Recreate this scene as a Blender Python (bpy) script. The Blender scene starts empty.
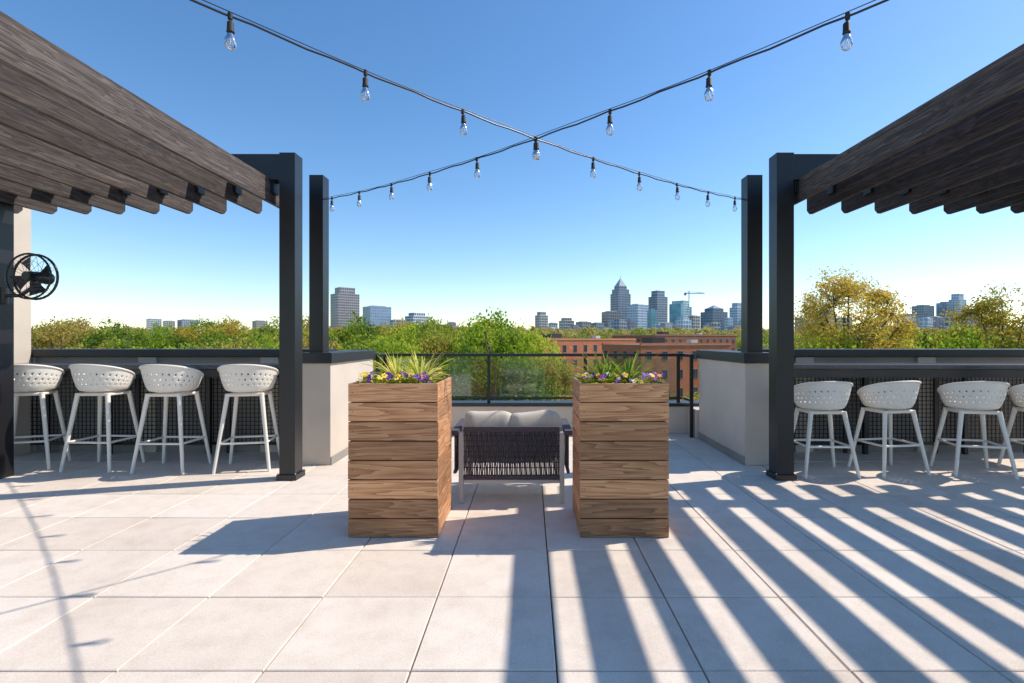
import bpy, bmesh, math, random
import numpy as np
from mathutils import Vector, Matrix
random.seed(7); rng=np.random.default_rng(7)
S=bpy.context.scene
COL=S.collection
F=512.0; CX=530.0; HZ=340.0; EYE=1.375
SUN=Vector((.93,.26,1.0)).normalized()

# ------------------------------------------------------------------ materials
def newmat(name):
    m=bpy.data.materials.new(name); m.use_nodes=True
    nt=m.node_tree; b=nt.nodes['Principled BSDF']; return m,nt,b
def N(nt,t,**k):
    n=nt.nodes.new(t)
    for a,v in k.items(): setattr(n,a,v)
    return n
def ramp(nt,fac,stops):
    r=N(nt,'ShaderNodeValToRGB'); e=r.color_ramp.elements
    while len(e)<len(stops): e.new(.5)
    for i,(p,c) in enumerate(stops):
        e[i].position=p; e[i].color=(*c,1)
    nt.links.new(fac,r.inputs['Fac']); return r.outputs['Color']
def mixc(nt,fac,a,b,mode='MIX'):
    m=N(nt,'ShaderNodeMix',data_type='RGBA',blend_type=mode)
    for sock,v in ((m.inputs[0],fac),(m.inputs[6],a),(m.inputs[7],b)):
        if isinstance(v,(int,float)): sock.default_value=v
        elif isinstance(v,tuple): sock.default_value=(*v,1)
        else: nt.links.new(v,sock)
    return m.outputs[2]
def noise(nt,scale,detail=4,vec=None,rough=.5,mapscale=None,w=None):
    tc=N(nt,'ShaderNodeTexCoord'); v=tc.outputs['Object'] if vec is None else vec
    if mapscale:
        mp=N(nt,'ShaderNodeMapping'); mp.inputs['Scale'].default_value=mapscale
        nt.links.new(v,mp.inputs['Vector']); v=mp.outputs[0]
    n=N(nt,'ShaderNodeTexNoise'); n.inputs['Scale'].default_value=scale
    n.inputs['Detail'].default_value=detail; n.inputs['Roughness'].default_value=rough
    if w is not None:
        n.noise_dimensions='4D'; nt.links.new(w,n.inputs['W'])
    nt.links.new(v,n.inputs['Vector']); return n.outputs['Fac']
def mathn(nt,op,a,b=None,c=None):
    m=N(nt,'ShaderNodeMath',operation=op)
    for i,v in enumerate((a,b,c)):
        if v is None: continue
        if isinstance(v,(int,float)): m.inputs[i].default_value=v
        else: nt.links.new(v,m.inputs[i])
    return m.outputs[0]
def bump(nt,b,h,strength=.3,dist=.01):
    n=N(nt,'ShaderNodeBump'); n.inputs['Strength'].default_value=strength; n.inputs['Distance'].default_value=dist
    nt.links.new(h,n.inputs['Height']); nt.links.new(n.outputs[0],b.inputs['Normal'])
def simple(name,col,rough=.6,metal=0,var=.15,scale=8,bmp=0,bscale=60):
    m,nt,b=newmat(name)
    f=noise(nt,scale,5)
    d=tuple(c*(1-var) for c in col); l=tuple(min(1,c*(1+var)) for c in col)
    nt.links.new(ramp(nt,f,[(.3,d),(.7,l)]),b.inputs['Base Color'])
    b.inputs['Roughness'].default_value=rough; b.inputs['Metallic'].default_value=metal
    if bmp: bump(nt,b,noise(nt,bscale,4),bmp,.004)
    return m
def island(nt): return N(nt,'ShaderNodeNewGeometry').outputs['Random Per Island']

def wood(name,dark,mid,light,axis,rough=.6,gs=1.0,bs=.35,ringw=.34,nr=13.0,vlo=.6,vr=.75,finef=190,st=(.22,.45,.8)):
    m,nt,b=newmat(name); r=island(nt); w=mathn(nt,'MULTIPLY',r,37.)
    ms=[11,11,11]; ms[axis]=.7; ms=tuple(x*gs for x in ms)
    g=noise(nt,1.0,3,mapscale=ms,w=w,rough=.45)
    rings=mathn(nt,'FRACT',mathn(nt,'MULTIPLY',g,nr))
    ms2=[finef]*3; ms2[axis]=4.
    fine=noise(nt,1.0,4,mapscale=tuple(ms2),w=w,rough=.75)
    ms3=[30,30,30]; ms3[axis]=1.2
    med=noise(nt,1.0,3,mapscale=tuple(ms3),w=w)
    f=mathn(nt,'ADD',mathn(nt,'MULTIPLY',rings,ringw),mathn(nt,'ADD',mathn(nt,'MULTIPLY',fine,.5),mathn(nt,'MULTIPLY',med,.5-ringw)))
    c=ramp(nt,f,[(st[0],dark),(st[1],mid),(st[2],light)])
    v=mathn(nt,'ADD',mathn(nt,'MULTIPLY',r,vr),vlo)
    hs=N(nt,'ShaderNodeHueSaturation'); nt.links.new(c,hs.inputs['Color']); nt.links.new(v,hs.inputs['Value'])
    nt.links.new(hs.outputs[0],b.inputs['Base Color']); b.inputs['Roughness'].default_value=rough
    bump(nt,b,f,bs,.002); return m

M={}
PW=((.20,.078,.03),(.46,.215,.095),(.72,.40,.20))
M['plankwood']=wood('planter_wood',*PW,0)
M['planksideY']=wood('planter_wood_side',*PW,1)
M['rafter']=wood('rafter_wood',(.012,.009,.008),(.048,.036,.031),(.17,.14,.125),1,rough=.85,bs=1.0,gs=1.6,ringw=.16,vlo=.65,vr=.7,finef=120,st=(.30,.47,.72))
M['black']=simple('black_powdercoat',(.013,.013,.016),.36,0,.1,3)
M['blackrough']=simple('black_rubber',(.02,.02,.02),.7,0,.1,20)
M['stucco']=simple('stucco_beige',(.60,.52,.43),.9,0,.07,2.2,.5,140)
M['stucco_gray']=simple('stucco_gray',(.30,.27,.24),.9,0,.1,2.2,.5,140)
M['cap']=simple('metal_coping',(.030,.032,.037),.42,.2,.12,3)
M['counter']=simple('counter_stone',(.06,.06,.066),.3,0,.25,40)
M['white']=simple('stool_white',(.84,.79,.70),.5,0,.03,6)
M['framegray']=simple('chair_frame_gray',(.52,.50,.46),.45,0,.04,6)
M['rope']=simple('rope_charcoal',(.085,.073,.082),.85,0,.45,70)
M['cushion']=simple('cushion_fabric',(.64,.57,.46),.95,0,.05,30,.6,500)
M['soil']=simple('soil',(.05,.035,.025),1,0,.4,50,1,60)
M['glasswin']=simple('window_glass',(.05,.07,.09),.12,.0,.3,.3)
M['winframe']=simple('window_frame',(.55,.52,.48),.5)
M['tan']=simple('stone_trim',(.45,.30,.2),.8)
M['filament']=simple('filament',(.8,.5,.2),.4,1)
M['bark']=simple('bark',(.15,.12,.09),.95,0,.35,6,.8,25)

def paver():
    m,nt,b=newmat('concrete_paver'); r=island(nt)
    a=noise(nt,300,3,rough=.8); bb=noise(nt,110,4); big=noise(nt,.8,5,rough=.6); mid=noise(nt,7,5,rough=.65)
    c=ramp(nt,a,[(.28,(.46,.37,.29)),(.42,(.80,.69,.58)),(.65,(.92,.82,.71))])
    c=mixc(nt,.35,c,ramp(nt,bb,[(.36,(.62,.53,.44)),(.6,(.86,.76,.66))]))
    c=mixc(nt,1.0,c,ramp(nt,mid,[(.33,(.91,.90,.88)),(.55,(1,1,1))]),'MULTIPLY')
    c=mixc(nt,1.0,c,ramp(nt,big,[(.33,(.88,.86,.84)),(.52,(1,1,1))]),'MULTIPLY')
    c=mixc(nt,1.0,c,ramp(nt,r,[(0,(.91,.89,.87)),(.8,(1,1,1))]),'MULTIPLY')
    nt.links.new(c,b.inputs['Base Color']); b.inputs['Roughness'].default_value=.85
    bump(nt,b,a,.6,.002); return m
M['paver']=paver()
def brickmat(name,c1,c2,mort):
    m,nt,b=newmat(name); tc=N(nt,'ShaderNodeTexCoord')
    sp=N(nt,'ShaderNodeSeparateXYZ'); nt.links.new(tc.outputs['Object'],sp.inputs[0])
    cb=N(nt,'ShaderNodeCombineXYZ'); nt.links.new(mathn(nt,'ADD',sp.outputs[0],sp.outputs[1]),cb.inputs[0]); nt.links.new(sp.outputs[2],cb.inputs[1])
    k=N(nt,'ShaderNodeTexBrick'); nt.links.new(cb.outputs[0],k.inputs['Vector'])
    k.inputs['Scale'].default_value=1; k.inputs['Brick Width'].default_value=.4; k.inputs['Row Height'].default_value=.15; k.inputs['Mortar Size'].default_value=.015
    k.inputs['Color1'].default_value=(*c1,1); k.inputs['Color2'].default_value=(*c2,1); k.inputs['Mortar'].default_value=(*mort,1)
    nt.links.new(mixc(nt,1.0,k.outputs['Color'],ramp(nt,noise(nt,.35,5),[(.3,(.8,.8,.8)),(.7,(1,1,1))]),'MULTIPLY'),b.inputs['Base Color'])
    b.inputs['Roughness'].default_value=.9; return m
M['brick']=brickmat('red_brick',(.60,.15,.055),(.70,.21,.08),(.5,.28,.18))
M['brickdark']=brickmat('dark_brick',(.36,.10,.055),(.44,.14,.075),(.36,.22,.16))

def leafmat(name,stops,haze=0,haze_tint=(.55,.62,.62),transl=.5,nscale=.07):
    m,nt,b=newmat(name)
    geo=N(nt,'ShaderNodeNewGeometry'); oi=N(nt,'ShaderNodeObjectInfo')
    n=noise(nt,nscale,3,vec=geo.outputs['Position'])
    f=mathn(nt,'ADD',mathn(nt,'MULTIPLY',n,.75),mathn(nt,'MULTIPLY',geo.outputs['Random Per Island'],.25))
    f=mathn(nt,'ADD',f,mathn(nt,'MULTIPLY',mathn(nt,'SUBTRACT',oi.outputs['Random'],.55),.42))
    c=ramp(nt,f,stops)
    if haze: c=mixc(nt,haze,c,haze_tint)  # distance haze painted into the leaf colour, set per material
    out=nt.nodes['Material Output']; nt.nodes.remove(b)
    d=N(nt,'ShaderNodeBsdfDiffuse'); t=N(nt,'ShaderNodeBsdfTranslucent'); mx=N(nt,'ShaderNodeMixShader'); mx.inputs[0].default_value=transl
    nt.links.new(c,d.inputs[0]); nt.links.new(c,t.inputs[0]); nt.links.new(d.outputs[0],mx.inputs[1]); nt.links.new(t.outputs[0],mx.inputs[2])
    nt.links.new(mx.outputs[0],out.inputs[0]); return m
ST=[(.22,(.11,.18,.028)),(.40,(.24,.34,.04)),(.55,(.42,.45,.06)),(.72,(.50,.37,.11))]
M['leaf']=leafmat('leaves',ST)
M['leafgreen']=leafmat('leaves_green',[(.2,(.17,.28,.025)),(.5,(.40,.52,.05)),(.8,(.60,.62,.08))])
M['leafyel']=leafmat('leaves_yellow',[(.2,(.40,.33,.05)),(.5,(.62,.48,.08)),(.8,(.74,.54,.12))])
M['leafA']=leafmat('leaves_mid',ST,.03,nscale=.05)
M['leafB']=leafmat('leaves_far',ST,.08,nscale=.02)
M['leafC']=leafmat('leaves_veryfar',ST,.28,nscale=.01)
M['blade']=leafmat('spiky_leaf',[(.25,(.12,.22,.03)),(.45,(.45,.52,.07)),(.6,(.88,.80,.22))],nscale=9)
for k,c in (('purple',(.20,.06,.42)),('yellow',(.9,.62,.05)),('orange',(.85,.28,.04)),('wht',(.8,.78,.75))):
    M[k]=simple('petal_'+k,c,.7,0,.1,60)
def glass(name,fac,tint=(1,1,1),gloss=.05):
    m,nt,b=newmat(name); out=nt.nodes['Material Output']; nt.nodes.remove(b)
    t=N(nt,'ShaderNodeBsdfTransparent'); t.inputs[0].default_value=(*tint,1); g=N(nt,'ShaderNodeBsdfGlossy'); g.inputs['Roughness'].default_value=gloss
    fr=N(nt,'ShaderNodeFresnel'); fr.inputs[0].default_value=1.5; mx=N(nt,'ShaderNodeMixShader')
    nt.links.new(mathn(nt,'ADD',mathn(nt,'MULTIPLY',fr.outputs[0],1.0),fac),mx.inputs[0])
    nt.links.new(t.outputs[0],mx.inputs[1]); nt.links.new(g.outputs[0],mx.inputs[2]); nt.links.new(mx.outputs[0],out.inputs[0]); return m
M['glass']=glass('rail_glass',.05,(.88,.95,.92)); M['bulb']=glass('bulb_glass',.04,(.95,.95,.95))

# ------------------------------------------------------------------ mesh builder
class B:
    def __init__(s): s.v=[];s.f=[];s.m=[];s.mats=[];s.sm=[]
    def mi(s,k):
        if k not in s.mats: s.mats.append(k)
        return s.mats.index(k)
    def add(s,vs,fs,k,smooth=False):
        o=len(s.v); s.v+= [tuple(v) for v in vs]; i=s.mi(k)
        for f in fs: s.f.append(tuple(o+a for a in f)); s.m.append(i); s.sm.append(smooth)
    def box(s,x0,x1,y0,y1,z0,z1,k):
        vs=[(x,y,z) for z in (z0,z1) for y in (y0,y1) for x in (x0,x1)]
        s.add(vs,[(0,2,3,1),(4,5,7,6),(0,1,5,4),(2,6,7,3),(0,4,6,2),(1,3,7,5)],k)
    def cyl(s,p0,p1,r0,r1=None,n=10,k='black',caps=True):
        r1=r0 if r1 is None else r1
        p0=Vector(p0);p1=Vector(p1);d=(p1-p0).normalized()
        a=d.orthogonal().normalized();b=d.cross(a)
        vs=[];
        for p,r in((p0,r0),(p1,r1)):
            for i in range(n):
                t=2*math.pi*i/n; vs.append(p+a*(r*math.cos(t))+b*(r*math.sin(t)))
        fs=[(i,(i+1)%n,n+(i+1)%n,n+i) for i in range(n)]
        s.add(vs,fs,k,True)
        if caps: s.add(vs,[tuple(range(n))[::-1],tuple(range(n,2*n))],k)
    def tube(s,pts,r,n=6,k='black',closed=False):
        L=len(pts)
        for i in range(L if closed else L-1): s.cyl(pts[i],pts[(i+1)%L],r,r,n,k,False)
    def lathe(s,c,prof,n,k,axis=Vector((0,0,1))):
        vs=[];c=Vector(c)
        for r,z in prof:
            for i in range(n):
                t=2*math.pi*i/n; vs.append(c+Vector((r*math.cos(t),r*math.sin(t),z)))
        fs=[(j*n+i,j*n+(i+1)%n,(j+1)*n+(i+1)%n,(j+1)*n+i) for j in range(len(prof)-1) for i in range(n)]
        s.add(vs,fs,k,True)
    def obj(s,name,bevel=0,parent=None,loc=None):
        me=bpy.data.meshes.new(name); me.from_pydata(s.v,[],s.f)
        for k in s.mats: me.materials.append(M[k])
        me.polygons.foreach_set('material_index',s.m); me.polygons.foreach_set('use_smooth',s.sm); me.update()
        o=bpy.data.objects.new(name,me); COL.objects.link(o)
        if bevel:
            bv=o.modifiers.new('bevel','BEVEL'); bv.width=bevel; bv.segments=2; bv.limit_method='ANGLE'; bv.angle_limit=math.radians(40)
        if parent: o.parent=parent
        if loc: o.location=loc
        return o
def empty(name,loc=(0,0,0)):
    e=bpy.data.objects.new(name,None); COL.objects.link(e); e.location=loc; return e
def quadmesh(name,V,mats,extra=None):
    n=len(V); me=bpy.data.meshes.new(name)
    vv=V.reshape(-1,3); nf=n; li=np.arange(n*4)
    idx=np.zeros(n,dtype=np.int32)
    if extra is not None:
        ev,ef=extra; base=len(vv); vv=np.concatenate([vv,np.array(ev,float).reshape(-1,3)])
        li=np.concatenate([li,np.array(ef,int).reshape(-1)+base]); nf+=len(ef); idx=np.concatenate([idx,np.ones(len(ef),np.int32)])
    me.vertices.add(len(vv)); me.vertices.foreach_set('co',vv.astype(np.float32).ravel())
    me.loops.add(len(li)); me.loops.foreach_set('vertex_index',li.astype(np.int32))
    me.polygons.add(nf); me.polygons.foreach_set('loop_start',(np.arange(nf)*4).astype(np.int32))
    me.polygons.foreach_set('material_index',idx)
    for k in mats: me.materials.append(M[k])
    me.update(calc_edges=True); me.validate(); return me

# ------------------------------------------------------------------ pavers
def make_floor():
    vs=[];fs=[];g=.0035;bv=.004;P=.61
    for i in range(-21,21):
        for j in range(-12,10):
            x0=.112+i*P+g;x1=.112+(i+1)*P-g;y0=2.13+j*P+g;y1=2.13+(j+1)*P-g
            if y0>7.5: continue
            z=random.uniform(-.0012,.0012); tl=[z+random.uniform(-.0008,.0008) for _ in range(4)]
            o=len(vs)
            vs+=[(x0,y0,-.05),(x1,y0,-.05),(x1,y1,-.05),(x0,y1,-.05),
                 (x0,y0,z-bv),(x1,y0,z-bv),(x1,y1,z-bv),(x0,y1,z-bv),
                 (x0+bv,y0+bv,tl[0]),(x1-bv,y0+bv,tl[1]),(x1-bv,y1-bv,tl[2]),(x0+bv,y1-bv,tl[3])]
            for a in (0,4):
                for q in range(4): fs.append((o+a+q,o+a+(q+1)%4,o+a+4+(q+1)%4,o+a+4+q))
            fs.append((o+8,o+9,o+10,o+11))
    b=B(); b.add(vs,fs,'paver'); return b.obj('paver_floor')
make_floor()
b=B(); b.box(-13,13,-6,7.8,-.3,-.06,'blackrough'); b.box(-12.9,12.9,-5.9,7.7,-15.2,-.31,'brick')
for i in range(12):
    for f in range(4):
        b.box(-12+2.1*i,-11+2.1*i,7.68,7.74,-13.6+3.4*f,-11.8+3.4*f,'glasswin')
b.obj('apartment_building')

# ------------------------------------------------------------------ pergolas
def pergola(sgn):
    root=empty('pergola')
    xi=2.42 if sgn>0 else 2.305
    c0,c1=xi,xi+(.17 if sgn>0 else .155)
    sx=lambda a,b_: (a,b_) if sgn>0 else (-b_,-a)
    st=B()
    for (yy) in (5.02,5.70,.85):
        a,bb=sx(c0,c1); st.box(a,bb,yy,yy+.17,0,3.215,'black')
        a,bb=sx(c0-.02,c1+.02); st.box(a,bb,yy-.02,yy+.19,.0,.055,'black')
        for bx in (c0-.01,c1+.01):
            for by in (yy-.01,yy+.18):
                q=bx if sgn>0 else -bx; st.cyl((q,by,.055),(q,by,.07),.006,.006,6,'framegray')
    off=5.23 if sgn<0 else 5.25
    for yy in (5.02,.85):
        a,bb=sx(off,off+.17); st.box(a,bb,yy,yy+.17,0,3.215,'black')
        a,bb=sx(c1,off); st.box(a,bb,yy+.012,yy+.158,2.95,3.205,'black')
        a,bb=sx(off+.17,8.8); st.box(a,bb,yy+.012,yy+.158,2.95,3.205,'black')
    a,bb=sx(8.8,8.97)
    for yy in (5.02,.85): st.box(a,bb,yy,yy+.17,0,3.215,'black')
    xs=[2.585+.085*(1 if sgn>0 else -.02)+.372*i for i in range(17)]
    for x in xs:
        for yy in (5.02,.85):
            a,bb=sx(x-.055,x+.055+.02); st.box(a,bb,yy+.03,yy+.14,2.83,2.949,'black')
    st.obj('steel_frame',.006,root)
    r=B()
    for x in xs:
        jx=random.uniform(-.004,.004); a,bb=sx(x-.019+jx,x+.019+jx)
        z0,z1=2.74+random.uniform(-.006,.006),2.968; y0,y1=.35,5.60+random.uniform(-.015,.015)
        prof=[(y0,z0+.09),(y0+.05,z0),(y1-.05,z0),(y1,z0+.05),(y1,z1),(y0,z1)]
        vs=[(a,p,q) for p,q in prof]+[(bb,p,q) for p,q in prof]; n=6
        r.add(vs,[tuple(range(n)),tuple(range(2*n-1,n-1,-1))]+[(i,i+n,(i+1)%n+n,(i+1)%n) for i in range(n)],'rafter')
    r.obj('rafters',.003,root)
pergola(-1); pergola(1)

# ------------------------------------------------------------------ bars & parapets
def bar(sgn):
    xi=2.19 if sgn<0 else 2.36
    sx=lambda a,b_: (a,b_) if sgn>0 else (-b_,-a)
    p=B()
    a,bb=sx(xi,xi+.32); p.box(a,bb,5.62,7.15,0,1.12,'stucco')
    a,bb=sx(xi-.012,xi+.0); p.box(a,bb,5.62,7.15,0,.09,'stucco_gray')
    a,bb=sx(xi-.03,xi+.35); p.box(a,bb,5.58,7.18,1.121,1.235,'cap')
    a,bb=sx(xi+.32,12.5); p.box(a,bb,6.32,6.6,0,1.169,'stucco_gray')
    p.box(a,bb,6.25,6.62,1.17,1.262,'cap')
    x=xi+.9
    while x<12: 
        a,bb=sx(x,x+.22); p.box(a,bb,6.28,6.318,0,1.165,'stucco'); x+=1.5
    p.obj('parapet_wall',.008)
    c=B()
    a,bb=sx(xi+.35,6.2); c.box(a,bb,5.66,6.2,1.055,1.10,'counter')
    c.box(a,bb,5.70,5.735,.955,1.053,'cap')
    x=xi+.45
    while x<6.2:
        a,bb=sx(x,x+.05); c.box(a,bb,5.76,6.2,.99,1.052,'black'); x+=1.2
        c.box(a,bb,6.14,6.19,0,.988,'black')
    c.obj('bar_counter',.005)
    m=B(); x=xi+.36
    a,bb=sx(x,6.2); m.box(a,bb,6.225,6.245,.93,.965,'black'); m.box(a,bb,6.225,6.245,.1,.135,'black')
    k=0
    while x<6.2:
        a,bb=sx(x,x+.009); m.box(a,bb,6.230,6.238,.135,.93,'black')
        if k%22==0: a,bb=sx(x,x+.04); m.box(a,bb,6.222,6.248,0.0,.93,'black')
        x+=.05;k+=1
    z=.18
    while z<.93:
        a,bb=sx(xi+.36,6.2); m.box(a,bb,6.2385,6.2455,z,z+.009,'black'); z+=.05
    m.obj('wire_mesh_screen')
bar(-1);bar(1)
b=B(); b.box(-2.62,2.72,7.52,7.8,0,.40,'stucco'); b.box(-2.65,2.75,7.49,7.83,.401,.45,'cap')
b.box(-2.62,-2.2,7.16,7.52,0,.40,'stucco'); b.box(2.32,2.72,7.16,7.52,0,.40,'stucco')
b.obj('low_parapet_wall',.006)
r=B()
X0,X1,Y0,Y1=-2.15,2.28,7.2,7.6
for x,y in((X0,Y0+.03),(X0,Y1),(-.61,Y1),(.82,Y1),(2.2,Y1),(X1,Y0+.03)): r.box(x-.022,x+.022,y-.022,y+.022,.45 if y>7.5 else .0,1.13,'black')
r.box(X0-.03,X1+.03,Y1-.03,Y1+.03,1.131,1.175,'black'); r.box(X0+.02,X1-.02,Y1-.012,Y1+.012,.50,.53,'black')
for x in (X0,X1): r.box(x-.03,x+.03,Y0,Y1-.031,1.131,1.175,'black'); r.box(x-.012,x+.012,Y0+.06,Y1-.03,.50,.53,'black')
r.obj('metal_railing',.003)
g=B()
for a,bb in((X0+.04,-.65),(-.57,.78),(.86,X1-.13)): g.box(a,bb,Y1-.004,Y1+.004,.55,1.10,'glass')
g.obj('glass_railing_panel')
w=B(); w.box(-9.5,-6.08,6.0,6.245,0,2.98,'stucco'); w.box(-9.52,-6.06,5.97,6.27,2.981,3.04,'cap')
w.obj('stucco_wall',.01)

# ------------------------------------------------------------------ planters
def planter(x0,x1,y0,pcs):
    root=empty('wooden_planter_box',(0,0,0)); y1=y0+.62; nb=8; H=1.076; bh=H/nb
    p=B(); t=.022
    for i in range(nb):
        z0=i*bh+.004;z1=(i+1)*bh-.0035; j=lambda:random.uniform(-.0018,.0018)
        p.box(x0+j(),x1+j(),y0+j(),y0+t,z0,z1,'plankwood'); p.box(x0,x1,y1-t,y1+j(),z0,z1,'plankwood')
        for xx in (x0+.03,x1-.03):
            p.cyl((xx,y0-.0025,(z0+z1)/2),(xx,y0+.004,(z0+z1)/2),.0032,.0032,6,'blackrough')
    p.obj('long_boards',.003,root)
    s=B()
    for i in range(nb):
        z0=i*bh+.004;z1=(i+1)*bh-.0035
        s.box(x0+.002,x0+t,y0+t+.001,y1-t-.001,z0,z1,'planksideY'); s.box(x1-t,x1-.002,y0+t+.001,y1-t-.001,z0,z1,'planksideY')
    s.obj('side_boards',.003,root)
    q=B(); q.box(x0+t+.001,x1-t-.001,y0+t+.001,y1-t-.001,.0,1.0,'blackrough'); q.box(x0+t+.003,x1-t-.003,y0+t+.003,y1-t-.003,1.002,1.03,'soil'); q.obj('liner_and_soil',0,root)
    pl=B()
    for cxk,cyk,ng in pcs:
        cx=x0+(x1-x0)*cxk; cy=y0+.62*cyk
        for i in range(ng):
            a=random.uniform(0,6.283); L=random.uniform(.17,.33); tilt=random.uniform(.4,1.45); w=random.uniform(.008,.014)
            d=Vector((math.cos(a),math.sin(a),0)); sd=Vector((-d.y,d.x,0)); p=Vector((cx,cy,1.03))+d*.02
            el=math.pi/2-tilt*.6; pts=[]
            for k in range(6):
                ww=w*(1-k/5.2)**.6 if k<5 else .0006
                pts.append((p-sd*ww+Vector((0,0,.003)),p.copy(),p+sd*ww+Vector((0,0,.003))))
                p=p+(d*math.cos(el)+Vector((0,0,math.sin(el))))*(L/5); el-=tilt*.2
            vs=[v for t3 in pts for v in t3]
            pl.add(vs,[(3*k+c,3*k+c+1,3*k+c+4,3*k+c+3) for k in range(5) for c in (0,1)],'blade')
    pl.obj('spiky_grass_plant',0,root)
    fl=B()
    for i in range(420):
        x=random.uniform(x0+.03,x1-.03); y=random.uniform(y0+.03,y1-.03); z=1.04+random.uniform(0,.05)
        a=random.uniform(0,6.28); L=random.uniform(.02,.045); d=Vector((math.cos(a),math.sin(a),random.uniform(0,.6))); sd=Vector((-math.sin(a),math.cos(a),0))*L*.45
        c=Vector((x,y,z)); fl.add([c,c+d*L*.5+sd,c+d*L,c+d*L*.5-sd],[(0,1,2,3)],'leafgreen')
    for i in range(60):
        edge=random.random()<.6
        x=random.uniform(x0+.03,x1-.03); y=random.uniform(y0+.02,y0+.14) if edge else random.uniform(y0+.04,y1-.04); z=1.08+random.uniform(0,.055)
        k=random.choice(['purple','purple','purple','yellow','yellow','orange','wht']); c=Vector((x,y,z))
        nrm=Vector((random.uniform(-.5,.5),random.uniform(-1,.1),.7)).normalized(); u=nrm.orthogonal().normalized(); v=nrm.cross(u); R=random.uniform(.016,.025)
        for q in range(5):
            t=q*1.2566; d=u*math.cos(t)+v*math.sin(t); e=u*math.cos(t+.7)+v*math.sin(t+.7); f=u*math.cos(t-.7)+v*math.sin(t-.7)
            fl.add([c,c+f*R*.8+nrm*.003,c+d*R*1.15,c+e*R*.8+nrm*.003],[(0,1,2,3)],k)
        fl.add([c+nrm*.003+u*.004,c+nrm*.003+v*.004,c+nrm*.003-u*.004,c+nrm*.003-v*.004],[(0,1,2,3)],'yellow' if k!='yellow' else 'purple')
        fl.cyl((x,y,1.02),c,.0015,.0015,4,'leafgreen',False)
    fl.obj('pansy_flowers',0,root)
planter(-1.264,-.639,3.556,((.45,.45,46),(.74,.4,50),(.62,.7,30))); planter(.347,.965,3.556,((.30,.4,46),(.62,.42,50),(.45,.7,30)))

# ------------------------------------------------------------------ lounge chair
def lounge():
    root=empty('lounge_chair'); x0,x1=-.58,.27; yb=4.32; b=B()
    for x in (x0,x1):
        b.box(x-.02,x+.02,yb-.02,yb+.02,0,.60,'framegray'); b.box(x-.02,x+.02,yb+.62,yb+.66,0,.56,'framegray')
        b.box(x-.02,x+.02,yb+.021,yb+.619,.26,.30,'framegray')
    b.box(x0+.021,x1-.021,yb-.015,yb+.015,.17,.20,'framegray')
    b.box(x0+.021,x1-.021,yb+.625,yb+.655,.26,.30,'framegray')
    b.obj('frame',.006,root)
    c=B()
    for s,x in ((-1,x0),(1,x1)):
        xa,xb=(x-.085,x-.021) if s<0 else (x+.021,x+.085)
        c.box(xa,xb,yb-.03,yb+.66,.575,.615,'rope')
        for k in range(22):
            y=yb+.0+k*.029; xx=(xa+xb)/2; c.cyl((xx,y,.27),(xx,y,.576),.006,.006,6,'rope')
        c.box((xa+xb)/2-.012,(xa+xb)/2+.012,yb-.01,yb+.65,.25,.275,'rope')
    c.box(x0+.021,x1-.021,yb-.02,yb+.02,.605,.645,'rope'); c.box(x0+.021,x1-.021,yb-.018,yb+.018,.20,.235,'rope')
    n=58
    for k in range(n):
        x=x0+.03+(x1-x0-.06)*k/(n-1); s_=(-1)**k
        zz=[.235,.30,.345,.39,.435,.48,.525,.57,.606]
        pts=[(x+(.0015*math.sin(k*2.1+i)),yb-.006+s_*.008*math.cos(i*math.pi),z) for i,z in enumerate(zz)]
        c.tube(pts,.0060,6,'rope')
    for z in (.30,.345,.39,.435,.48,.525,.57): c.cyl((x0+.02,yb-.006,z),(x1-.02,yb-.006,z),.0045,.0045,6,'rope')
    c.obj('woven_back_and_arms',0,root)
    def cush(name,cx,cy,cz,a,bb,cc,rot):
        m=B(); n1,n2=44,22; e=.36
        sp=lambda v,p: math.copysign(abs(v)**p,v)
        vs=[];
        for j in range(n2+1):
            ph=-math.pi/2+math.pi*j/n2
            for i in range(n1):
                th=2*math.pi*i/n1
                x=a*sp(math.cos(ph),e)*sp(math.cos(th),e); y=bb*sp(math.cos(ph),.9)*sp(math.sin(th),.9) ; z=cc*sp(math.sin(ph),e)
                y*=1+.05*math.sin(9*th)*math.cos(ph); z+=.008*math.sin(x*17+y*9); x+=.006*math.sin(z*21)
                vs.append((x,y,z))
        m.add(vs,[(j*n1+i,j*n1+(i+1)%n1,(j+1)*n1+(i+1)%n1,(j+1)*n1+i) for j in range(n2) for i in range(n1)],'cushion',True)
        o=m.obj(name,0,root,(cx,cy,cz)); o.rotation_euler=rot
    xm=(x0+x1)/2
    cush('back_cushion',xm-.20,yb+.14,.55,.23,.09,.205,(math.radians(-14),math.radians(3),0))
    cush('back_cushion',xm+.205,yb+.13,.55,.23,.09,.205,(math.radians(-12),math.radians(-2),.06))
    cush('seat_cushion',xm,yb+.37,.37,.40,.27,.085,(0,0,0))
lounge()

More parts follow.
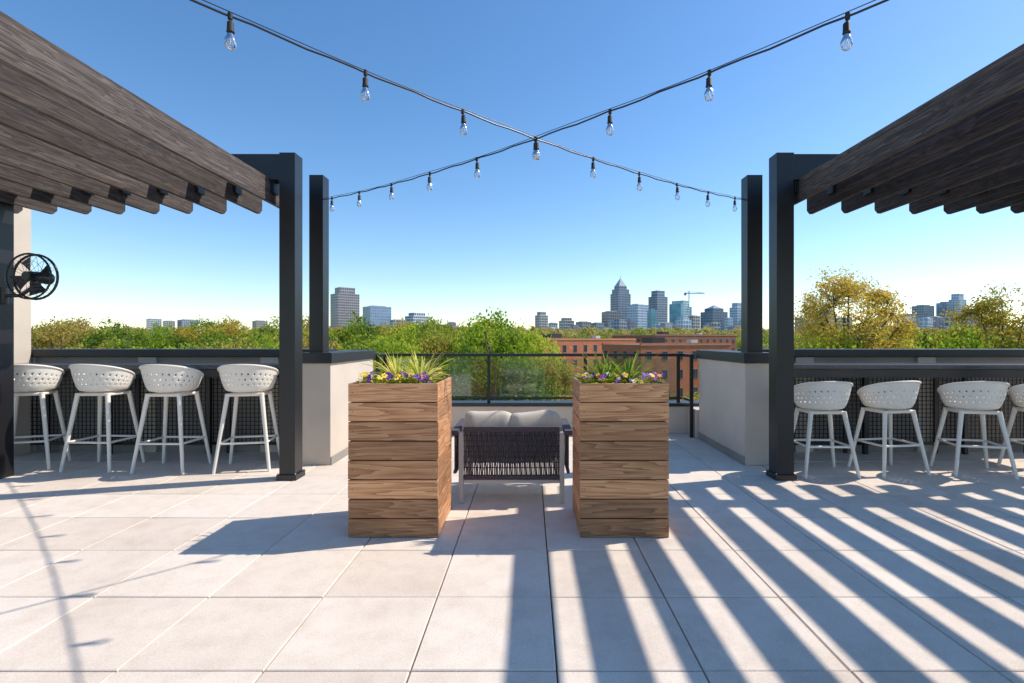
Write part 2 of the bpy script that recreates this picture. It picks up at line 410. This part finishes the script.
# ------------------------------------------------------------------ bar stools
def stool_mesh(H):
    b=B(); zs=H-.30
    nc,nr=120,24
    def pt(u,v):
        th=u*2*math.pi
        back=.5+.5*math.cos(th)
        if v<=.3:
            rr=v/.3*.18; z=.02*(v/.3)**2-.012*(1-v/.3)
            return Vector((math.sin(th)*rr*1.14,-math.cos(th)*rr,zs+z))
        k=(v-.3)/.7
        h=.03+.25*back**.55
        out=.18+k**.65*(.058+.022*back)
        return Vector((math.sin(th)*out*1.14,-math.cos(th)*out,zs+.02+h*(k**1.3)))
    grid=[[pt(i/nc,j/nr) for i in range(nc)] for j in range(nr+1)]
    vs=[p for row in grid for p in row]; fs=[]
    for j in range(1,nr):
        for i in range(nc):
            th=i/nc*360; ang=min(th,360-th)
            hole= (j>=13 and j<=21 and ((j-13)%3==0) and ((i+(2 if ((j-13)//3)%2 else 0))%4==0) and ang<115)
            if hole: continue
            fs.append((j*nc+i,j*nc+(i+1)%nc,(j+1)*nc+(i+1)%nc,(j+1)*nc+i))
    fs.append(tuple(nc+i for i in range(nc))[::-1])
    bm=bmesh.new(); me=bpy.data.meshes.new('t'); me.from_pydata([tuple(v) for v in vs],[],fs); bm.from_mesh(me)
    bmesh.ops.delete(bm,geom=[v for v in bm.verts if not v.link_faces],context='VERTS')
    bmesh.ops.recalc_face_normals(bm,faces=bm.faces)
    bmesh.ops.solidify(bm,geom=bm.faces[:],thickness=.009)
    bm.verts.ensure_lookup_table(); bm.verts.index_update()
    b.add([v.co.copy() for v in bm.verts],[tuple(v.index for v in f.verts) for f in bm.faces],'white',True); bm.free()
    rim=[grid[nr][i]+Vector((0,0,.002)) for i in range(nc)]; b.tube(rim,.012,6,'white',True)
    T=zs-.005
    for sxx in (-1,1):
        for sy in (-1,1):
            b.cyl((sxx*.165,sy*.135,T),(sxx*.265,sy*.225,0),.023,.016,10,'white')
        b.cyl((sxx*.165,-.135,T-.012),(sxx*.165,.135,T-.012),.017,.017,8,'white')
    for sy in (-1,1): b.cyl((-.165,sy*.135,T-.012),(.165,sy*.135,T-.012),.017,.017,8,'white')
    f=.30; k=1-f/T; xx=.165+.10*k; yy=.135+.09*k
    P=[(-xx,-yy,f),(xx,-yy,f),(xx,yy,f),(-xx,yy,f)]
    for i in range(4): b.cyl(P[i],P[(i+1)%4],.012,.012,8,'white')
    return b
def stools(xs,y,H):
    sb=stool_mesh(H); first=sb.obj('bar_stool'); me=first.data
    for i,x in enumerate(xs):
        o=first if i==0 else bpy.data.objects.new('bar_stool',me)
        if i: COL.objects.link(o)
        o.location=(x,y+random.uniform(-.05,.05),0); o.rotation_euler[2]=random.uniform(-.38,.38)
stools([-5.42,-4.62,-3.83,-3.03,-6.2],5.52,1.115)
stools([3.02,3.76,4.60,5.36,6.1],5.36,.955)

# ------------------------------------------------------------------ wall fans
def fan(x,y,z,px):
    b=B(); R=.215
    for rr,dy in ((R,0),(R,-.07),(R*.72,-.085),(R*.2,-.095)):
        pts=[(rr*math.cos(t*math.pi/16),dy,rr*math.sin(t*math.pi/16)) for t in range(32)]
        b.tube(pts,.011 if dy==0 else (.009 if rr==R else .0018),6,'black',True)
    for t in range(16):
        a=t*math.pi/8; c,s_=math.cos(a),math.sin(a)
        b.tube([(.03*c,-.095,.03*s_),(R*.72*c,-.085,R*.72*s_),(R*c,-.07,R*s_),(R*c,0,R*s_),(R*.72*c,.02,R*.72*s_),(.05*c,.03,.05*s_)],.0016,5,'black')
    for q in range(4):
        a0=q*math.pi/2+.3; vs=[]
        for k in range(5):
            r=.04+.15*k/4
            for e,off in ((-.34,-.02),(.36+.12*k/4,.022)):
                vs.append((r*math.cos(a0+e),-.035+off,r*math.sin(a0+e)))
        b.add(vs,[(2*k,2*k+1,2*k+3,2*k+2) for k in range(4)],'black')
    b.cyl((0,-.1,0),(0,-.09,0),.04,.04,16,'black'); b.cyl((0,-.06,0),(0,.14,0),.05,.06,16,'black')
    dx=px-x
    b.cyl((0,.1,0),(dx*.6,.12,-.17),.018,.018,8,'black'); b.cyl((dx*.6,.12,-.17),(dx,.12,-.17),.018,.018,8,'black'); 
    b.cyl((dx*.98,.12,-.25),(dx*.98,.12,-.09),.035,.035,8,'black')
    o=b.obj('wall_fan',0,None,(x,y,z)); o.rotation_euler[2]=0
fan(-4.79,4.96,1.985,-5.23); fan(5.02,4.96,1.985,5.25)

# ------------------------------------------------------------------ string lights
def strings(sgn):
    b=B()
    def P(s):
        x=-2.35+3.68*s; 
        if sgn<0: x=.075-x
        return Vector((x,5.75-3.57*s,2.72+.4*(s-.75)**2))
    send=1.345 
    pts=[P(send*i/60)+Vector((0,0,.004*math.sin(i*1.9))) for i in range(61)]
    b.tube(pts,.0052,6,'black')
    pts2=[P(send*i/30)+Vector((0,0,.014+.004*math.sin(i*.9))) for i in range(31)]
    b.tube(pts2,.0022,5,'black')
    s=.055; q_=.86
    while s<send:
        p=P(s)
        sw=Vector((random.uniform(-.006,.006),random.uniform(-.006,.006),0))
        b.cyl(p+Vector((0,0,.012)),p+Vector((0,0,-.014)),.010,.010,8,'blackrough')
        b.cyl(p+Vector((0,0,-.012)),p+sw+Vector((0,0,-.032)),.005,.005,6,'blackrough')
        c=p+sw
        lp=lambda pr:[(r_*q_,z_*q_) for r_,z_ in pr]
        b.lathe(c,lp([(.0,-.028),(.011,-.030),(.0155,-.036),(.0165,-.075),(.0185,-.078),(.0185,-.083),(.0135,-.084)]),14,'blackrough')
        b.lathe(c,lp([(.0125,-.083),(.0135,-.09),(.019,-.103),(.0265,-.120),(.0285,-.133),(.026,-.147),(.018,-.160),(.009,-.166),(.0,-.168)]),16,'bulb')
        b.cyl(c+Vector((0,0,-.072)),c+Vector((0,0,-.097)),.0035,.002,6,'winframe')
        for q in range(4):
            a=q*1.57; b.cyl(c+Vector((.002*math.cos(a),.002*math.sin(a),-.095)),c+Vector((.009*math.cos(a+.5),.009*math.sin(a+.5),-.125)),.0007,.0007,4,'filament')
        s+=.1186
    b.obj('string_lights')
strings(1); strings(-1)

# ------------------------------------------------------------------ terrain
def sst(a,b_,x):
    t=min(1,max(0,(x-a)/(b_-a))); return t*t*(3-2*t)
def G(D): return -15+14*sst(60,600,D)
vs=[];fs=[];rad=[0,20,40,60,80,110,150,200,260,330,400,480,560,640,900,1500,2500,4000,7000,12000,18000]; na=96
for r_ in rad:
    for i in range(na):
        a=2*math.pi*i/na; vs.append((r_*math.cos(a),r_*math.sin(a),G(r_)))
for j in range(len(rad)-1):
    for i in range(na): fs.append((j*na+i,j*na+(i+1)%na,(j+1)*na+(i+1)%na,(j+1)*na+i))
def groundmat():
    m,nt,b=newmat('grass_ground')
    c=ramp(nt,noise(nt,.03,6),[(.3,(.09,.12,.035)),(.5,(.18,.21,.06)),(.65,(.3,.28,.16))])
    c=mixc(nt,.3,c,ramp(nt,noise(nt,2.,5),[(.3,(.07,.10,.03)),(.7,(.28,.28,.12))]))
    nt.links.new(c,b.inputs['Base Color']); b.inputs['Roughness'].default_value=1; return m
M['ground']=groundmat()
b=B(); b.add(vs,fs,'ground',True); b.obj('ground')

# ------------------------------------------------------------------ trees
def leafquads(c,half):
    n=len(c); u=rng.normal(size=(n,3)); u/=np.linalg.norm(u,axis=1)[:,None]
    w=rng.normal(size=(n,3)); v=np.cross(u,w); v/=np.linalg.norm(v,axis=1)[:,None]
    h=(half*rng.uniform(.6,1.3,size=n))[:,None]; u=u*h; v=v*h*.62
    return np.stack([c-u,c-v+u*.1,c+u,c+v+u*.1],axis=1)
def tree_mesh(name,H,R,nleaf,half,leafmatk,base=.38,clr=.9,ntip=70,irr=.3):
    ev=[];ef=[]
    def limb(p0,p1,r0,r1,n=6):
        p0=Vector(p0);p1=Vector(p1);d=(p1-p0)
        if d.length<1e-4: return
        d.normalize();a=d.orthogonal().normalized();bb=d.cross(a);o=len(ev)
        for p,r in((p0,r0),(p1,r1)):
            for i in range(n):
                t=2*math.pi*i/n; ev.append(tuple(p+a*(r*math.cos(t))+bb*(r*math.sin(t))))
        for i in range(n): ef.append((o+i,o+(i+1)%n,o+n+(i+1)%n,o+n+i))
    tr=R*.07; fork=Vector((random.uniform(-.3,.3),random.uniform(-.3,.3),H*base))
    limb((0,0,0),fork*.5+Vector((.1,0,0)),tr*1.25,tr); limb(fork*.5+Vector((.1,0,0)),fork,tr,tr*.8)
    lead=Vector((random.uniform(-.4,.4),random.uniform(-.4,.4),H*.8)); limb(fork,lead,tr*.75,tr*.25)
    ch=H*(1-base); cz=H*base+ch*.52; tips=[]
    lob=[(Vector((random.gauss(0,1),random.gauss(0,1),random.gauss(0,1))).normalized(),random.uniform(-irr,irr*.55)) for _ in range(14)]
    def rad_(d):
        s=1.0
        for v,a in lob:
            c=max(0,d.dot(v)); s+=a*c**6
        return max(.5,min(1.2,s))
    nl=11; mains=[]
    for i in range(nl):
        a=i*2.4+random.uniform(-.3,.3); e=random.uniform(-.35,1.2)
        tip=Vector((math.cos(a)*math.cos(e)*R*.62,math.sin(a)*math.cos(e)*R*.62,cz+math.sin(e)*ch*.34))
        t=random.uniform(0,.6); st=fork.lerp(lead,t); mid=st.lerp(tip,.5)+Vector((0,0,-.05*R))
        limb(st,mid,tr*.42,tr*.28); limb(mid,tip,tr*.28,tr*.13); mains+= [mid,tip]
    for i in range(ntip):
        a=random.uniform(0,6.283); sz=random.uniform(-.75,1); rr=math.sqrt(max(0,1-sz*sz))
        d=Vector((math.cos(a)*rr,math.sin(a)*rr,sz)); q=rad_(d)*random.uniform(.5,1.0)**.6
        tip=Vector((d.x*q*R*.9,d.y*q*R*.9,cz+d.z*q*ch*.46))
        m=min(mains,key=lambda q:(q-tip).length); md=m.lerp(tip,.5)+Vector((random.uniform(-.2,.2),random.uniform(-.2,.2),.1)); 
        limb(m,md,tr*.10,tr*.06,4); limb(md,tip,tr*.06,tr*.02,4); tips.append(tip)
        if random.random()<.6: tips.append(md)
    T=np.array([tuple(t) for t in tips]); wt=rng.uniform(.3,1.6,size=len(T)); wt/=wt.sum()
    pick=rng.choice(len(T),size=nleaf,p=wt)
    sc=rng.uniform(.5,1.2,size=len(T))[pick][:,None]
    c=T[pick]+rng.normal(size=(nleaf,3))*np.array([clr,clr,clr*.6])*sc
    return quadmesh(name,leafquads(c,half),[leafmatk,'bark'],extra=(ev,ef))
def place(me,x,y,ztop,H,s=1):
    o=bpy.data.objects.new('deciduous_tree',me); COL.objects.link(o)
    D=math.hypot(x,y); o.location=(x,y,G(D)); k=(ztop-G(D))/H
    o.scale=(s,s,k); o.rotation_euler[2]=random.uniform(0,6.28); return o
V=[tree_mesh('tree_a',15,4.6,8500,.15,'leaf',clr=.62,ntip=90),tree_mesh('tree_b',15,5.0,10500,.15,'leafgreen',clr=.6,ntip=110,irr=.45),
   tree_mesh('tree_c',15,4.2,5500,.14,'leafyel',clr=.55),tree_mesh('tree_d',15,4.8,7500,.15,'leaf',ntip=90,clr=.55,irr=.4)]
big=tree_mesh('big_tree',20,5.2,19000,.10,'leafyel',base=.45,clr=.45,ntip=230,irr=.3)
X=lambda px,D:(px-CX)/F*D
Z=lambda py,D:EYE+(HZ-py)/F*D
place(big,X(851,46),46,Z(279,46),19.0,1.12)
place(big,X(1000,42),42,Z(298,42),19.0,.95)
place(big,X(1070,44),44,Z(306,44),19.0,.8)
place(V[1],X(500,50),50,Z(314,50),14.4,1.05)
place(V[1],X(468,60),60,Z(325,60),14.4,.85); place(V[1],X(534,56),56,Z(330,56),14.4,.85)
place(V[0],X(548,47),47,Z(357,47),14.4,.8); place(V[0],X(430,64),64,Z(330,64),14.4,.9); place(V[1],X(385,58),58,Z(328,58),14.4,1.)
place(V[1],X(925,60),60,Z(334,60),14.4,.9); place(V[3],X(962,55),55,Z(328,55),14.4,.9); place(V[0],X(790,60),60,Z(336,60),14.4,.9)
pl=[]
tries=0
while len(pl)<105 and tries<5000:
    tries+=1
    D=random.uniform(36,100); t=random.uniform(-1.25,1.25); x=t*D
    if any((x-a)**2+(D-c)**2<34 for a,c in pl): continue
    pl.append((x,D))
    if -.09<t<.5:
        py=random.uniform(374,390) if t>.02 else random.uniform(350,372)
        if D>70 and t>.0: continue
    elif t<-.09: py=random.uniform(318,336) if D>60 else random.uniform(332,352)
    else: py=random.uniform(329,345)
    place(random.choice([V[0],V[1],V[2],V[3],V[1],V[0]]),x,D,Z(py,D),14.4,random.uniform(.8,1.2))
def belt(d0,d1,n,nq,half,mat,top0,top1):
    cs=[]
    for k in range(n):
        D=math.sqrt(random.uniform(d0*d0,d1*d1)); t=random.uniform(-1.5,1.5)
        if D<175 and -.2<t<.5: continue
        R=random.uniform(3.5,6.5); H=random.uniform(top0,top1); g_=G(D)
        nl=7; lob=rng.normal(size=(nl,3)); lob/=np.linalg.norm(lob,axis=1)[:,None]; lob*=np.array([R*.6,R*.6,H*.2]); lob[:,2]=abs(lob[:,2])*1.0-H*.1
        pick=rng.integers(0,nl,size=nq); d=rng.normal(size=(nq,3)); d/=np.linalg.norm(d,axis=1)[:,None]
        c=lob[pick]+d*R*.45*rng.uniform(.6,1.05,size=nq)[:,None]+np.array([t*D,D,g_+H*.72])
        cs.append(c)
    c=np.concatenate(cs)
    o=bpy.data.objects.new('distant_trees',quadmesh('distant_trees',leafquads(c,half),[mat,'bark'])); COL.objects.link(o)
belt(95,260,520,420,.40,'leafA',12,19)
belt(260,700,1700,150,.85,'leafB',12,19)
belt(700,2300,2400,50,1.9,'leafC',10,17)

# ------------------------------------------------------------------ low brick buildings
def brick_building(px0,px1,ytop,D,depth,mat,name,wc='tan',rot=0):
    b=B(); x0,x1=X(px0,D),X(px1,D); zt=Z(ytop,D); zb=G(D)-1; w=(x1-x0)/math.cos(rot)*(1+math.tan(rot)*x1/D*.9)
    b.box(0,w,0,depth,zb,zt-.45,mat); b.box(-.12,w+.12,-.12,depth+.12,zt-.45,zt-.25,wc)
    b.box(0,w,0,.4,zt-.25,zt,mat); b.box(0,w,depth-.4,depth,zt-.25,zt,mat)
    b.box(w*.3,w*.3+3,depth*.4,depth*.4+3,zt-.25,zt+1.0,'cap'); b.box(w*.7,w*.7+1.6,depth*.3,depth*.3+1.4,zt-.25,zt+.6,'winframe')
    z=zt-3.0
    while z>zb+2:
        n=int(w/3.1)
        for i in range(n):
            xx=(i+.5)*w/n
            b.box(xx-.58,xx+.58,-.05,.05,z-.1,z+1.6,wc); b.box(xx-.5,xx-.03,-.07,-.051,z,z+1.5,'glasswin'); b.box(xx+.03,xx+.5,-.07,-.051,z,z+1.5,'glasswin')
        n=int(depth/3)
        for i in range(n):
            yy=(i+.5)*depth/n
            for s,xs_ in ((-1,0),(1,w)):
                b.box(xs_-.05,xs_+.05,yy-.6,yy+.6,z-.1,z+1.6,wc); xa=xs_+s*.06; b.box(min(xa,xa+s*.01),max(xa,xa+s*.01),yy-.52,yy+.52,z,z+1.5,'glasswin')
        z-=3.3
    o=b.obj(name); o.location=(x0,D,0); o.rotation_euler[2]=rot
brick_building(536,640,338,104,14,'brick','brick_building',rot=.72)
brick_building(641,735,343,88,12,'brick','brick_building',rot=.45)
brick_building(438,468,327,190,20,'brickdark','brick_building',rot=.5)
brick_building(655,742,334,165,22,'brickdark','brick_building',rot=.5)
brick_building(880,962,341,100,12,'brick','brick_building',rot=.45)
brick_building(150,196,331,260,25,'stucco','brick_building')

# ------------------------------------------------------------------ skyline
def haze_tint(c,h=.26): return tuple(min(.9,a*1.5)*(1-h)+b_*h for a,b_ in zip(c,(.42,.55,.70)))  # atmospheric haze baked into tower colours as a paler, bluish tint
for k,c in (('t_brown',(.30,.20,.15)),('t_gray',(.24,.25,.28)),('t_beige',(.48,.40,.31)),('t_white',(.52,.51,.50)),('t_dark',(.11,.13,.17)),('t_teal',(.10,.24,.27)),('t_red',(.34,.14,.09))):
    M[k]=simple(k,haze_tint(c),.7,0,.08,.02)
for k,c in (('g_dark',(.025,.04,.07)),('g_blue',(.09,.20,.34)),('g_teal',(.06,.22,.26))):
    M[k]=simple(k,haze_tint(c,.18),.22,0,.3,.03)
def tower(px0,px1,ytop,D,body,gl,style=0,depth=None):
    b=B(); w=(px1-px0)/F*D*.92; x=X((px0+px1)/2,D); zt=Z(ytop,D); z0=-2.; dp=depth or w*.8; H=zt-z0
    def block(w,dp,za,zb_,fh=11,fw=9):
        b.box(-w/2,w/2,-dp/2,dp/2,za,zb_,body)
        nf=max(1,int((zb_-za)/fh)); nw=max(2,int(w/fw)); nd=max(2,int(dp/fw)); q=.35
        for f in range(nf):
            a=za+(f+.2)*(zb_-za)/nf; c=za+(f+.85)*(zb_-za)/nf
            for i in range(nw):
                l=-w/2+(i+.15)*w/nw; r_=-w/2+(i+.85)*w/nw
                b.add([(l,-dp/2-q,a),(r_,-dp/2-q,a),(r_,-dp/2-q,c),(l,-dp/2-q,c)],[(0,1,2,3)],gl)
            for i in range(nd):
                l=-dp/2+(i+.15)*dp/nd; r_=-dp/2+(i+.85)*dp/nd
                for s in (-1,1): b.add([(s*(w/2+q),l,a),(s*(w/2+q),r_,a),(s*(w/2+q),r_,c),(s*(w/2+q),l,c)],[(0,1,2,3)],gl)
    def pyr(w,dp,za,zb_):
        b.add([(-w/2,-dp/2,za),(w/2,-dp/2,za),(w/2,dp/2,za),(-w/2,dp/2,za),(0,0,zb_)],[(0,1,4),(1,2,4),(2,3,4),(3,0,4)],body)
    if style==0: block(w,dp,z0,zt); b.box(-w*.3,w*.3,-dp*.3,dp*.3,zt,zt+H*.03,body)
    elif style==1:
        block(w,dp,z0,z0+H*.72); block(w*.85,dp*.85,z0+H*.72,z0+H*.79); block(w*.62,dp*.62,z0+H*.79,z0+H*.84); pyr(w*.6,dp*.6,z0+H*.84,z0+H*.97); b.cyl((0,0,z0+H*.93),(0,0,zt),2.2,.8,6,body)
    elif style==2: block(w,dp,z0,z0+H*.88); block(w*.7,dp*.7,z0+H*.88,zt)
    elif style==3: block(w,dp,z0,z0+H*.80); block(w*.7,dp*.7,z0+H*.8,z0+H*.9); pyr(w*.6,dp*.6,z0+H*.9,zt)
    elif style==4: block(w*.55,dp,z0,zt); b.box(w*.28,w*.5,-dp/2,dp/2,z0,z0+H*.85,gl); b.box(-w*.5,-w*.28,-dp/2,dp/2,z0,z0+H*.92,gl)
    o=b.obj('skyscraper'); o.location=(x,D,0); o.rotation_euler[2]=random.uniform(.45,.75)-x/D*.3
L=[(333,357,288,2300,'t_brown','g_dark',2),(365,389,307,2100,'t_gray','g_blue',0),(391,405,320,2000,'t_beige','g_dark',0),(407,427,313,2100,'t_white','g_dark',2),
(536,547,312,2400,'t_beige','g_dark',2),(549,557,323,2000,'t_white','g_dark',0),(560,573,318,2200,'t_beige','g_dark',2),(577,590,322,2000,'t_brown','g_dark',0),(592,603,323,1900,'t_gray','g_dark',0),
(603,619,312,2100,'t_brown','g_dark',0),(612,629,276,2500,'t_gray','g_dark',1),(629,647,305,2300,'t_white','g_blue',0),(648,656,310,2100,'t_teal','g_teal',0),(650,666,291,2500,'t_gray','g_dark',2),
(671,690,301,2300,'t_white','g_teal',4),(689,699,316,2000,'t_beige','g_dark',0),(703,725,305,2200,'t_dark','g_dark',3),(725,732,318,2100,'t_white','g_blue',0),(731,744,303,2300,'t_white','g_blue',2),
(745,760,311,2300,'t_gray','g_blue',0),(797,811,318,2100,'t_beige','g_dark',0),(811,833,310,2200,'t_gray','g_blue',2),(836,850,318,2000,'t_beige','g_dark',0),
(898,915,314,2100,'t_beige','g_dark',2),(915,931,306,2300,'t_gray','g_dark',0),(929,941,317,2000,'t_beige','g_dark',0),(939,952,303,2300,'t_dark','g_blue',0),(951,964,294,2500,'t_white','g_blue',2),(964,978,310,2200,'t_gray','g_dark',0),(980,992,318,2100,'t_beige','g_dark',0),
(148,160,319,3000,'t_white','g_dark',0),(164,174,321,3000,'t_beige','g_dark',0),(180,196,320,3000,'t_gray','g_dark',0),(254,266,321,2600,'t_brown','g_dark',0),(206,214,323,2900,'t_white','g_dark',0)]
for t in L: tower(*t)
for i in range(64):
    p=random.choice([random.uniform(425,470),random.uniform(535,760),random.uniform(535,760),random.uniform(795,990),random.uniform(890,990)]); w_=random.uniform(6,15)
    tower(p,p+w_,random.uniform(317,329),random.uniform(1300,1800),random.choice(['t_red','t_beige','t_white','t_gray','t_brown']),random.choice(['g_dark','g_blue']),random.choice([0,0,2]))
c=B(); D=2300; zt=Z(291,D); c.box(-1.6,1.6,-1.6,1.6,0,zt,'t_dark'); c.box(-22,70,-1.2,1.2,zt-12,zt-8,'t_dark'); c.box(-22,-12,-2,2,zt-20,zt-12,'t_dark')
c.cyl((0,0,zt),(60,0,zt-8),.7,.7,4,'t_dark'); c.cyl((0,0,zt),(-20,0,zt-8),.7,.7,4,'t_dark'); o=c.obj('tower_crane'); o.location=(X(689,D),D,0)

# ------------------------------------------------------------------ light, sky, camera
el=math.asin(SUN.z); az=math.atan2(SUN.x,SUN.y)
ld=bpy.data.lights.new('sun','SUN'); ld.energy=5.0; ld.angle=math.radians(.5); ld.color=(1,.92,.82)
lo=bpy.data.objects.new('sun',ld); COL.objects.link(lo); lo.rotation_euler=SUN.to_track_quat('Z','Y').to_euler(); lo.location=(20,6,22)
w=bpy.data.worlds.new('World'); S.world=w; w.use_nodes=True; nt=w.node_tree
sk=nt.nodes.new('ShaderNodeTexSky'); sk.sky_type='NISHITA'; sk.sun_disc=False; sk.sun_elevation=el; sk.sun_rotation=az; sk.altitude=300; sk.air_density=1.0; sk.dust_density=.4; sk.ozone_density=1.6
hs=nt.nodes.new('ShaderNodeHueSaturation'); hs.inputs['Saturation'].default_value=1.24; hs.inputs['Value'].default_value=1.3
nt.links.new(sk.outputs[0],hs.inputs['Color'])
nt.links.new(hs.outputs[0],nt.nodes['Background'].inputs[0]); nt.nodes['Background'].inputs[1].default_value=.15
cd=bpy.data.cameras.new('camera'); cam=bpy.data.objects.new('camera',cd); COL.objects.link(cam); S.camera=cam
cam.location=(0,0,EYE); cam.rotation_euler=(math.radians(90),0,0); cd.sensor_width=36; cd.lens=18
cd.shift_x=-(CX-512)/1024; cd.shift_y=-(341.5-HZ)/1024; cd.clip_end=30000; cd.clip_start=.05
S.view_settings.view_transform='Standard'; S.view_settings.look='None'; S.view_settings.exposure=0
